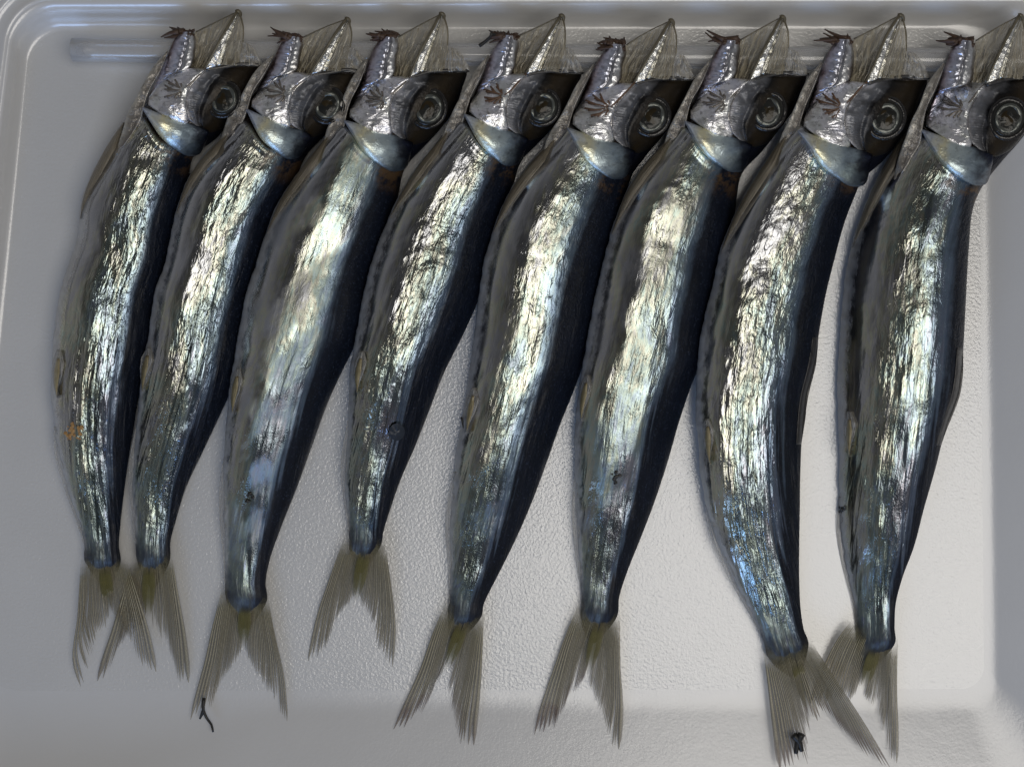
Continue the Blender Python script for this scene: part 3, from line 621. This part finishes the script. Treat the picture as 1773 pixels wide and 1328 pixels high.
def build_tail(F, root):
    tl = F.d['tail']; rng = F.rng
    bx, by = tl['base']
    zb0 = 3.3 + float(tray_z(bx, by))
    def lobe(outer_, inner_, side):
        N = 24; V = []; Fc = []; fc = []; px = []
        o = spline(outer_, 60); tip = np.array(outer_[-1], float)
        axv = np.array(tl['fork'], float) - (bx, by); axv /= np.linalg.norm(axv)
        root_o = np.array(outer_[0], float) - axv * 22; rb = np.array([bx, by], float) - axv * 36
        brown = {4: (.9, .5), 5: (1, .15), 6: (1, .8), 1: (.35, 0)}.get(F.i, (.08, .08))[0 if side < 0 else 1]
        K = 15; fb = np.r_[0, np.cumsum(rng.uniform(.6, 1.4, N))]; fb /= fb[-1]; k = np.linspace(0, 1, K)[:, None]
        bow = o[np.linspace(0, 59, K).astype(int)]; lin = np.array(outer_[0], float) + (tip - np.array(outer_[0], float)) * k
        split = rng.rand(N + 1) < .22; split[:2] = False; tear = 0.0; sw = rng.uniform(-.3, .3)
        for r in range(N):
            f0, f1 = fb[r], fb[r + 1]; fm = (f0 + f1) / 2
            if split[r]: sw = rng.uniform(-.35, .35); tear = rng.choice([0, 0, -.05, -.13])
            jit = .05 * float(perlin(fm * 9, side * 3.0, F.i + 40)) + rng.uniform(-.035, .015) + tear * min(1, r / 4)
            if r < 2: jit = rng.uniform(-.02, 0)
            b0 = root_o * (1 - f0) + rb * f0; b1 = root_o * (1 - f1) + rb * f1
            e0 = spline(inner_, ts=[f0 ** .8])[0]; e1 = spline(inner_, ts=[f1 ** .8])[0]
            e0 = b0 + (e0 - b0) * (1 + jit); e1 = b1 + (e1 - b1) * (1 + jit)
            wig = 1.6 * perlin(k * 3, fm * 4 + 0 * k, F.i * 3 + side + 60) * k
            c0 = b0 + (e0 - b0) * k + (bow - lin) * (1 - f0) + wig; c1 = b1 + (e1 - b1) * k + (bow - lin) * (1 - f1) + wig
            cm = (c0 + c1) / 2; d0 = c0 + (cm - c0) * .9 * ss(.90, 1.0, k); d1 = c1 + (cm - c1) * .9 * ss(.90, 1.0, k)
            g0 = ss(.5, 1.0, k) * .55; d0 = d0 + (cm - d0) * g0 * (1.0 if split[r] else 0.0); d1 = d1 + (cm - d1) * g0 * (1.0 if split[r + 1] else 0.0)
            off = len(V)
            for j in range(K):
                kk = k[j, 0]
                for q_, (pt, rz, fa) in enumerate(((d0[j], 0, 0), (cm[j] * .6 + d0[j] * .4, .07, .75), (cm[j], .12, 1.0), (cm[j] * .6 + d1[j] * .4, .07, .75), (d1[j], 0, 0))):
                    zt = tray_z(pt[0], pt[1])
                    z = zb0 * (1 - kk) ** 1.4 + (zt + .55) * min(1, kk * 2.2) + F.d.get('tl', 0) * kk + rz + sw * kk * kk + .35 * math.sin(fm * 6 + kk * 3) * kk
                    z = max(z, zt + .35)
                    V.append(P(pt[0], pt[1], z)); fc.append((kk, fa, brown)); px.append((pt[0], pt[1], F.i))
            Fc += grid_faces(K, 5, off, side > 0)
        return V, Fc, fc, px
    # yellow centre membrane with the scale sheath over the tail base
    fk = np.array(tl['fork'], float); rb = np.array((bx, by), float); ax = fk - rb; L = np.linalg.norm(ax); ax /= L; nx = np.array([-ax[1], ax[0]])
    wl = 13.0
    A = [rb - nx * wl * .8 - ax * 6, rb + ax * L * .35 - nx * wl, rb + ax * L * .98 - nx * 2]; B = [rb + nx * wl * .8 - ax * 6, rb + ax * L * .35 + nx * wl, rb + ax * L * .98 + nx * 2]
    zt = tray_z(*fk)
    tf = patch("tail_fin", A, B, [zb0 + .25, zb0 * .62 + .65, zt + 1.5], [zb0 + .25, zb0 * .62 + .65, zt + 1.5], .12, M['yellow'], root, n=16, m=14, skirt=.05)
    for o_, i_, sd in ((tl['lo'], tl['li'], -1), (tl['ro'], tl['ri'], 1)):
        V, Fc, fc, px = lobe(o_, i_, sd)
        mesh_obj("fin_lobe", V, Fc, M['fin'], tf, attrs=dict(fc=np.array(fc), px=np.array(px)))
    return tf

def build_fish(idx, d):
    F = Fish(idx, d); rng = F.rng
    c0 = F.sample([F.a0 + (F.len - F.a0) * .45])[0]
    root = bpy.data.objects.new("sardine", None); col.objects.link(root)
    bl = P((c0[0] + c0[2]) / 2, (c0[1] + c0[3]) / 2, 0.25) * MM; root.location = tuple(bl)
    tag(root, d['label'], "fish", "sardines threaded side by side on the straw")
    build_body(F, root)
    hf = head_height(F); sd = idx * 11
    h = F.h
    jn = lambda amp, sc, k: (lambda s_, t_, x, y: amp * perlin(x / sc, y / sc, sd + k) * (4 * t_ * (1 - t_)) ** .5)
    # gill cover
    patch("gill_cover", h([(96, 885), (200, 922), (330, 975), (450, 1008), (560, 1035), (620, 1065)]), h([(98, 905), (150, 1005), (235, 1135), (340, 1228), (450, 1285), (525, 1275), (610, 1130)]),
          [1.0, 1.3, 1.3, 1.2, .9, .6], [.8, 1.0, 1.1, 1.1, 1.0, .5], 1.5, M['gill'], root, n=44, m=30, skirt=2.6, disp=jn(.22, 22, 1), hf=hf, seed=sd)
    # silver cheek with branching canals
    ck = patch("cheek_plate", h([(150, 800), (240, 672), (330, 602), (400, 565), (490, 550), (600, 555)]), h([(140, 865), (250, 948), (370, 1005), (450, 1010), (445, 860), (480, 720), (610, 575)]),
          [1.0, 1.1, 1.2, 1.2, 1.2, 1.2], [1.3, 1.5, 1.5, 1.4, 1.4, 1.3, 1.2], .9, M['cheek'], root, n=40, m=30, skirt=1.2, hf=hf, seed=sd + 1,
          disp=lambda s_, t_, x, y: .22 * perlin(x / 16, y / 16, sd + 2) + .10 * perlin(x / 6, y / 6, sd + 3))
    V, Fc = [], []
    cx0, cy0 = 425, 735
    for k, (an, ln) in enumerate(((-108, 70), (-130, 105), (-150, 140), (-168, 165), (172, 165), (155, 150), (140, 120), (122, 95))):
        an = math.radians(an + rng.uniform(-6, 6)); ln *= rng.uniform(.75, 1.05)
        p0 = np.array([cx0 + 22 * math.cos(an), cy0 + 22 * math.sin(an)]); p3 = np.array([cx0 + ln * math.cos(an), cy0 + ln * math.sin(an)])
        mid = (p0 + p3) / 2 + rng.uniform(-8, 8, 2)
        pts = h([p0, mid, p3]); pts = spline(pts, 6); zz = hf(pts[:, 0], pts[:, 1]) + 2.25
        strand(V, Fc, pts, zz, .10, .22, 6, .6)
        if k in (1, 2, 3, 4, 5):
            b_ = p3 + np.array([math.cos(an + .6), math.sin(an + .6)]) * 26 ; pts = spline(h([mid, (mid + b_) / 2, b_]), 4)
            strand(V, Fc, pts, hf(pts[:, 0], pts[:, 1]) + 2.25, .10, .20, 6, .6)
    pts = spline(h([(430, 730), (500, 665), (560, 600), (620, 545)]), 8)
    strand(V, Fc, pts, hf(pts[:, 0], pts[:, 1]) + 2.0, .22, .16, 6, .7)
    mesh_obj("cheek_canal", V, Fc, M['canal'] if idx in (3, 4, 6) else M['canal_pale'], ck)
    # dark fan-lined plate in front of the eye
    patch("eye_plate", h([(650, 535), (565, 612), (495, 690), (448, 780), (428, 870), (452, 965), (540, 1045)]), h([(1060, 530), (1015, 620), (960, 740), (900, 860), (820, 960), (720, 1050), (640, 1085)]),
          [1.3, 1.35, 1.35, 1.35, 1.3, 1.2, 1.0], [.1, .1, .1, .1, .1, .1, .2], .35, M['fan'], root, n=60, m=40, skirt=1.2, hf=hf, seed=sd + 2,
          disp=lambda s_, t_, x, y: (.22 * perlin(x / 15, y / 15, sd + 4) + .10 * perlin(x / 6, y / 6, sd + 44)) * ss(.4, .25, t_) - .5 * np.exp(-((t_ - .30) / .05) ** 2) * ss(.1, .3, s_))
    V, Fc = [], []
    pts = spline(h([(436, 900), (440, 800), (485, 700), (560, 612), (640, 540)]), 16)
    strand(V, Fc, pts, hf(pts[:, 0], pts[:, 1]) + 1.45, .42, .30, 8)
    mesh_obj("cheek_ridge", V, Fc, M['ridge'], root)
    # ribbed throat
    def ribs(s_, t_, x, y):
        r = np.sin(s_ * 2 * math.pi * 12 + t_ * 6.0 + 2.6 * perlin(x / 16, y / 16, sd + 6)) * ss(.62, .45, t_) * ss(0, .08, t_)
        g_ = -.3 * np.exp(-((t_ - .60 - .05 * perlin(s_ * 6, 0 * s_, sd)) / .05) ** 2)
        return .14 * r * (.6 + .8 * perlin(x / 12, y / 12, sd + 66)) + g_ + .09 * perlin(x / 8, y / 8, sd + 5)
    zb = hf(*h([(200, 700)]).T)[0]
    patch("throat", h([(150, 810), (190, 700), (255, 560), (320, 420), (375, 310), (430, 245)]), h([(330, 650), (400, 575), (470, 560), (505, 530), (530, 420), (548, 310), (535, 250)]),
          [7.6, 7.6, 8.2, 8.6, 8.8, 8.6], [zb + 1.2, zb + 1.2, 10.2, 9.9, 9.6, 9.2, 8.8], 1.6, M['throat'], root, n=120, m=30, skirt=2.2, seed=sd + 3, disp=ribs)
    # frayed dried gill at the throat tip
    V, Fc = [], []
    for k in range(34):
        x0 = rng.uniform(400, 545); y0 = rng.uniform(235, 285); L_ = rng.uniform(40, 165) if k < 22 else rng.uniform(20, 50)
        an = math.radians(rng.normal(186, 14)) if k < 22 else math.radians(rng.uniform(200, 330))
        p = [(x0, y0), (x0 + .5 * L_ * math.cos(an) , y0 + .5 * L_ * math.sin(an) + rng.uniform(-8, 8)), (x0 + L_ * math.cos(an), y0 + L_ * math.sin(an) + rng.uniform(-14, 14))]
        pts = spline(h(p), 5); strand(V, Fc, pts, np.linspace(9.6, 8.6, 5) + rng.uniform(-.5, .5), rng.uniform(.35, .7), .12, 5, .45)
    mesh_obj("gill_tuft", V, Fc, M['tuft'], root)
    # open mouth: folded membranes and jaw bone
    ridge = [(888, 82), (800, 215), (705, 385), (612, 555)]
    crn = lambda amp, sc, k: (lambda s_, t_, x, y: amp * perlin(t_ * sc + .4 * perlin(x / 15, y / 15, sd), s_ * 3, sd + k) * (4 * t_ * (1 - t_)) ** .5)
    patch("mouth_membrane", h([(548, 250), (545, 330), (525, 430), (500, 545)]), h(ridge), [8.7, 8.9, 9.2, 10.0], [9.8, 11.1, 11.5, 11.1], -.8, M['olive'], root, n=40, m=40, skirt=.05, seed=sd + 4, disp=crn(.9, 6, 11), wob=1.6)
    folds = []; fold_lines(folds, rng, 3)
    patch("jaw_bone", h([(886, 80), (798, 215), (703, 385), (606, 558)]), h([(897, 100), (862, 195), (815, 310), (735, 515)]), [9.9, 11.2, 11.6, 11.2], [9.5, 10.7, 11.1, 10.7], .35, M['jaw'], root, n=40, m=18, skirt=.4, seed=sd + 5,
          disp=lambda s_, t_, x, y: .18 * perlin(x / 8, y / 8, sd + 12) - .5 * np.exp(-((t_ - .8) / .09) ** 2) * ss(0, .3, s_))
    patch("mouth_membrane", h([(897, 100), (862, 195), (815, 310), (735, 515)]), h([(912, 84), (933, 200), (926, 330), (885, 520)]), [9.5, 10.7, 11.1, 10.7], [9.0, 9.0, 8.9, 9.4], .5, M['olive'], root, n=40, m=30, skirt=.05, seed=sd + 6, disp=crn(.8, 4, 13), wob=1.6); fold_lines(folds, rng, 2)
    patch("mouth_membrane", h([(925, 318), (908, 400), (883, 520)]), h([(1000, 345), (1045, 420), (1078, 515)]), [9.1, 9.2, 9.4], [8.5, 8.4, 8.2], .2, M['clear'], root, n=20, m=18, skirt=.05, seed=sd + 7, disp=crn(.6, 5, 14), wob=2.0); fold_lines(folds, rng, 6)
    V, Fc = [], []
    for p_, z_ in folds: strand(V, Fc, p_, z_, rng.uniform(.07, .13), .05, 5, .6)
    mesh_obj('membrane_fold', V, Fc, M['fold'], root)
    V, Fc = [], []
    for pl, zz, r in (([(888, 78), (800, 212), (704, 384), (608, 556)], [9.9, 11.25, 11.65, 11.2], .34), ([(912, 84), (932, 190), (926, 320)], [9.1, 8.9, 8.6], .2), ([(552, 248), (720, 160), (890, 76)], [8.9, 9.2, 9.5], .16), ([(884, 78), (900, 72), (914, 84), (914, 112)], [9.5, 9.6, 9.4, 9.1], .5)):
        pts = spline(np.c_[h(pl), zz], 12); strand(V, Fc, pts[:, :2], pts[:, 2], r, r * .7, 7)
    mesh_obj("jaw_rim", V, Fc, mat_rim, root)
    V, Fc = [], []
    pts = spline(np.c_[h([(610, 565), (760, 530), (900, 508), (1075, 515)]), [10.9, 10.0, 9.2, 7.9]], 16); strand(V, Fc, pts[:, :2], pts[:, 2], .5, .3, 8)
    mesh_obj("upper_jaw", V, Fc, M['fan_plain'], root)
    # eye
    ec = h([(745, 808)])[0]; ez = float(hf(ec[0], ec[1])); sc = math.sqrt(abs(np.linalg.det(F.A[:2]))) / 4.427
    rot = math.radians(25)
    disc_dome("eye_socket", ec, 150 * sc, 165 * sc, rot, ez + .95, .40, M['socket'], root, 10, 36, sd, .12, ring=.72)
    ey = disc_dome("eye", ec, 124 * sc, 140 * sc, rot, ez + .95, .80, M['eye'], root, 16, 40, sd + 1, .12)
    disc_dome("iris", ec + rng.uniform(-1, 1, 2), 104 * sc, 120 * sc, rot, ez + 1.46, .20, M['iris'], ey, 8, 40, sd + 2, .18, ring=.64)
    disc_dome("pupil", ec + rng.uniform(-1, 1, 2), 58 * sc, 70 * sc, rot, ez + 1.56, .20, M['pupil'], ey, 8, 32, sd + 3, .12)
    # lid fold round the lower left of the eye
    V, Fc = [], []
    pts = spline(h([(640, 640), (600, 740), (590, 850), (610, 960), (640, 1030)]), 14)
    strand(V, Fc, pts, hf(pts[:, 0], pts[:, 1]) + .35, .30, .22, 7)
    mesh_obj("eyelid", V, Fc, M['fan_plain'], root)
    # gill flap standing over the neighbour's head
    patch("gill_flap", h([(-150, 1300), (-85, 1080), (-30, 935), (30, 825), (95, 710), (170, 565), (300, 415)]), h([(-145, 1305), (15, 1090), (82, 985), (108, 880), (150, 750), (228, 600), (313, 424)]),
          [8.9, 9.4, 9.9, 10.2, 10.3, 10.0, 9.4], [9.1, 10.3, 10.0, 9.6, 9.6, 9.7, 9.4], .4, M['flap'], root, n=60, m=16, skirt=.6, seed=sd + 8,
          disp=lambda s_, t_, x, y: .3 * perlin(x / 14, y / 14, sd + 15) + .5 * np.exp(-((t_ - .93) / .08) ** 2))
    # fins lying on the body, drawn along the body surface
    def on_body(name, a0, a1, tA, tB, mat, lift, n=40, m=10, dome=.15, skirt=.3, cr_=.15, parent=root):
        a = np.linspace(a0, a1, n); s = np.linspace(0, 1, n)
        A_ = np.interp(s, np.linspace(0, 1, len(tA)), tA); B_ = np.interp(s, np.linspace(0, 1, len(tB)), tB)
        xa, ya, za = F.top(a, A_); xb, yb, zb_ = F.top(a, B_)
        t = np.linspace(0, 1, m); Tm = A_[:, None] * (1 - t) + B_[:, None] * t
        xx, yy, zz = F.top(np.repeat(a[:, None], m, 1), Tm)
        zz = zz + lift + dome * (4 * t * (1 - t)) + cr_ * perlin(np.repeat(s[:, None], m, 1) * 5, t[None] * 4 + 0 * zz, sd + 21)
        X = np.pad(xx, 1, mode='edge'); Y = np.pad(yy, 1, mode='edge'); Z = np.pad(zz, 1, mode='edge'); mk = np.ones_like(Z, bool); mk[1:-1, 1:-1] = 0; Z[mk] -= skirt
        Sg = np.pad(np.repeat(s[:, None], m, 1), 1, mode='edge'); Tg = np.pad(np.repeat(t[None], n, 0), 1, mode='edge'); N_ = X.size
        return mesh_obj(name, P(X, Y, Z).reshape(-1, 3), grid_faces(n + 2, m + 2, 0, True), mat, parent,
                        attrs=dict(pc=np.c_[Sg.ravel(), Tg.ravel(), np.full(N_, sd)], px=np.c_[X.ravel(), Y.ravel(), np.full(N_, sd)], fc=np.c_[Sg.ravel() * .4 + .1, (np.sin(Tg * 40) * .5 + .5).ravel(), np.zeros(N_)]))
    L = F.len - F.a0
    on_body("pectoral_fin", F.a0 - 8, F.a0 + L * .20, [-.97, -.985, -.985, -.98], [-.94, -.78, -.81, -.88, -.98], M['pect'], .55, dome=.3, skirt=.7)
    on_body("anal_fin", F.a0 + L * .66, F.a0 + L * .93, [-1.02, -1.14, -1.16, -1.12, -1.02], [-.92] * 5, M['clear'], -.15, n=50, dome=.1)
    if idx >= 6: on_body("dorsal_fin", F.a0 + L * .36, F.a0 + L * .56, [.90] * 5, [1.0, 1.03, 1.04, 1.04, 1.0], M['fan_plain'], .1, dome=.1)
    # pelvic fin: a small yellow-brown blade in a clear sheath
    pv = np.array(d['pelvic'], float); rows = np.linspace(F.a0, F.len, 200); qq = F.sample(rows); ip = np.argmin(np.abs(qq[:, 1] - pv[1]))
    ap = rows[ip]; wp = math.hypot(qq[ip, 2] - qq[ip, 0], qq[ip, 3] - qq[ip, 1])
    tp = np.clip(((pv[0] - qq[ip, 0]) / (qq[ip, 2] - qq[ip, 0])) * 2 - 1, -1.0, .0); dt = 2 / wp
    pf = on_body("pelvic_fin", ap - 38, ap + 40, [tp - 3*dt, tp - 9*dt, tp - 8*dt, tp - 4*dt, tp], [tp + 4*dt, tp + 12*dt, tp + 10*dt, tp + 4*dt, tp + dt], M['clear'], .35, n=26, dome=.5, skirt=.5)
    on_body("fin_blade", ap - 24, ap + 36, [tp - 2*dt, tp - 5*dt, tp - 4*dt, tp], [tp + 3*dt, tp + 5*dt, tp + 3*dt, tp + dt], M['pelvic'], .95, n=20, dome=.4, skirt=.5, parent=pf)
    build_tail(F, root)
    return F

M['ridge'] = mat_simple('silver_ridge', (0.30, 0.28, 0.26), (0.80, 0.79, 0.80), 0.22, 1.0, 700, .12)
M['fold'] = mat_simple('membrane_fold_skin', (0.30, 0.26, 0.18), (0.62, 0.58, 0.50), 0.18, 0.2, 900, .05)
M['fan_plain'] = mat_simple("dark_fold", (0.02, 0.02, 0.022), (0.09, 0.085, 0.08), 0.3, 0.3, 900, .08)
mat_rim = mat_simple("jaw_edge", (0.05, 0.042, 0.025), (0.20, 0.175, 0.12), 0.35, 0.1, 900, .1)
fishes = []
FISH[0]['tl'] = 1.6; FISH[6]['tl'] = 2.6; FISH[1]['tl'] = 0.1; FISH[7]['tl'] = 0.2
for i, d in enumerate(FISH): fishes.append(build_fish(i, d))

# ------------------------------------------------------------------ specks lying on the fish
def surf_z(F, px, py):
    a = np.linspace(0, F.len, 260); t = np.linspace(-1, 1, 61); A_, T_ = np.meshgrid(a, t, indexing='ij'); x, y, z = F.top(A_, T_)
    k = np.argmin((x - px) ** 2 + (y - py) ** 2); return z.flat[k]
def crumbs(name, F, px, py, rad, n, mat, label, seed, size=(.15, .4)):
    rng = np.random.RandomState(seed); V, Fc = [], []
    ph = (1 + 5 ** .5) / 2
    ico = np.array([(-1,ph,0),(1,ph,0),(-1,-ph,0),(1,-ph,0),(0,-1,ph),(0,1,ph),(0,-1,-ph),(0,1,-ph),(ph,0,-1),(ph,0,1),(-ph,0,-1),(-ph,0,1)]) / 1.9
    icf = [(0,11,5),(0,5,1),(0,1,7),(0,7,10),(0,10,11),(1,5,9),(5,11,4),(11,10,2),(10,7,6),(7,1,8),(3,9,4),(3,4,2),(3,2,6),(3,6,8),(3,8,9),(4,9,5),(2,4,11),(6,2,10),(8,6,7),(9,8,1)]
    for k in range(n):
        r = rad * math.sqrt(rng.rand()); th = rng.rand() * 2 * math.pi; x = px + r * math.cos(th); y = py + r * math.sin(th) * 1.1
        z = surf_z(F, x, y) + .1 if F is not None else .2
        s = rng.uniform(*size); off = len(V)
        for v in ico: V.append(P(x, y, z) + v * s * rng.uniform(.6, 1.3, 3) * (1.3, 1.3, .6))
        Fc += [tuple(off + q for q in f) for f in icf]
    o = mesh_obj(name, V, Fc, mat, smooth=False); tag(o, label, "debris"); return o
crumbs("orange_crumbs", fishes[0], 128, 748, 15, 46, M['rust'], "cluster of orange crumbs stuck low on a slim sardine's side", 3, (.12, .38))
crumbs("black_scab", fishes[5], 1066, 826, 9, 14, M['black'], "small black scab on the sardine with a rusty tail lobe", 5)
crumbs("black_speck", fishes[2], 431, 861, 7, 9, M['black'], "black speck on the lower side of the frosty sardine", 6)
crumbs("dark_clot", fishes[7], 1459, 882, 7, 10, M['black'], "dark clot on the belly edge of the straight-striped sardine", 7)
def twig(name, paths, r, label, cat="debris", mat=None):
    V, Fc = [], []
    for pts, zz in paths:
        p = spline(np.c_[np.array(pts, float), zz], 10); strand(V, Fc, p[:, :2], p[:, 2], r, r * .55, 6)
    o = mesh_obj(name, V, Fc, mat or M['black']); tag(o, label, cat); return o
zt = float(tray_z(0, 1240))
twig("black_twig", [([(353, 1208), (352, 1228), (358, 1243), (366, 1254), (369, 1267)], [zt+1.5, zt+1.4, zt+1.0, zt+1.2, zt+1.6]), ([(352, 1230), (346, 1244)], [zt+1.3, zt+1.0])], .38, "twisted black twig lying below the torn tail fin of the frosty sardine")
twig("black_thread", [([(830, 80), (842, 71), (850, 62), (851, 55)], [9.2, 9.6, 10.2, 10.4]), ([(850, 60), (858, 61)], [10.2, 9.8])], .40, "short black thread above the dried gill of the sardine with red cheek veins")
twig("black_hair", [([(799, 722), (802, 738), (806, 752)], [7.6, 7.4, 7.2])], .22, "thin black fibre beside the pelvic fin of the sardine with pale brown veins")
zt = float(tray_z(0, 1285))
twig("burnt_scrap", [([(1374, 1272), (1384, 1284), (1388, 1300)], [zt+4.2, zt+4.2, zt+4]), ([(1388, 1270), (1380, 1290), (1378, 1304)], [zt+4.4, zt+4.1, zt+4])], .8, "charred scrap stuck on the tail of the curved sardine")
sz = surf_z(fishes[3], 687, 748)
sc_ = disc_dome("loose_scale", np.array([687.0, 748.0]), 14, 15, .3, lambda p_, q_: surf_z(fishes[3], p_, q_) + .28, .06, M['scale'], None, 5, 22, 3, .05)
tag(sc_, "round dark blue loose scale stuck on the side of the shortest sardine", "fish scale")
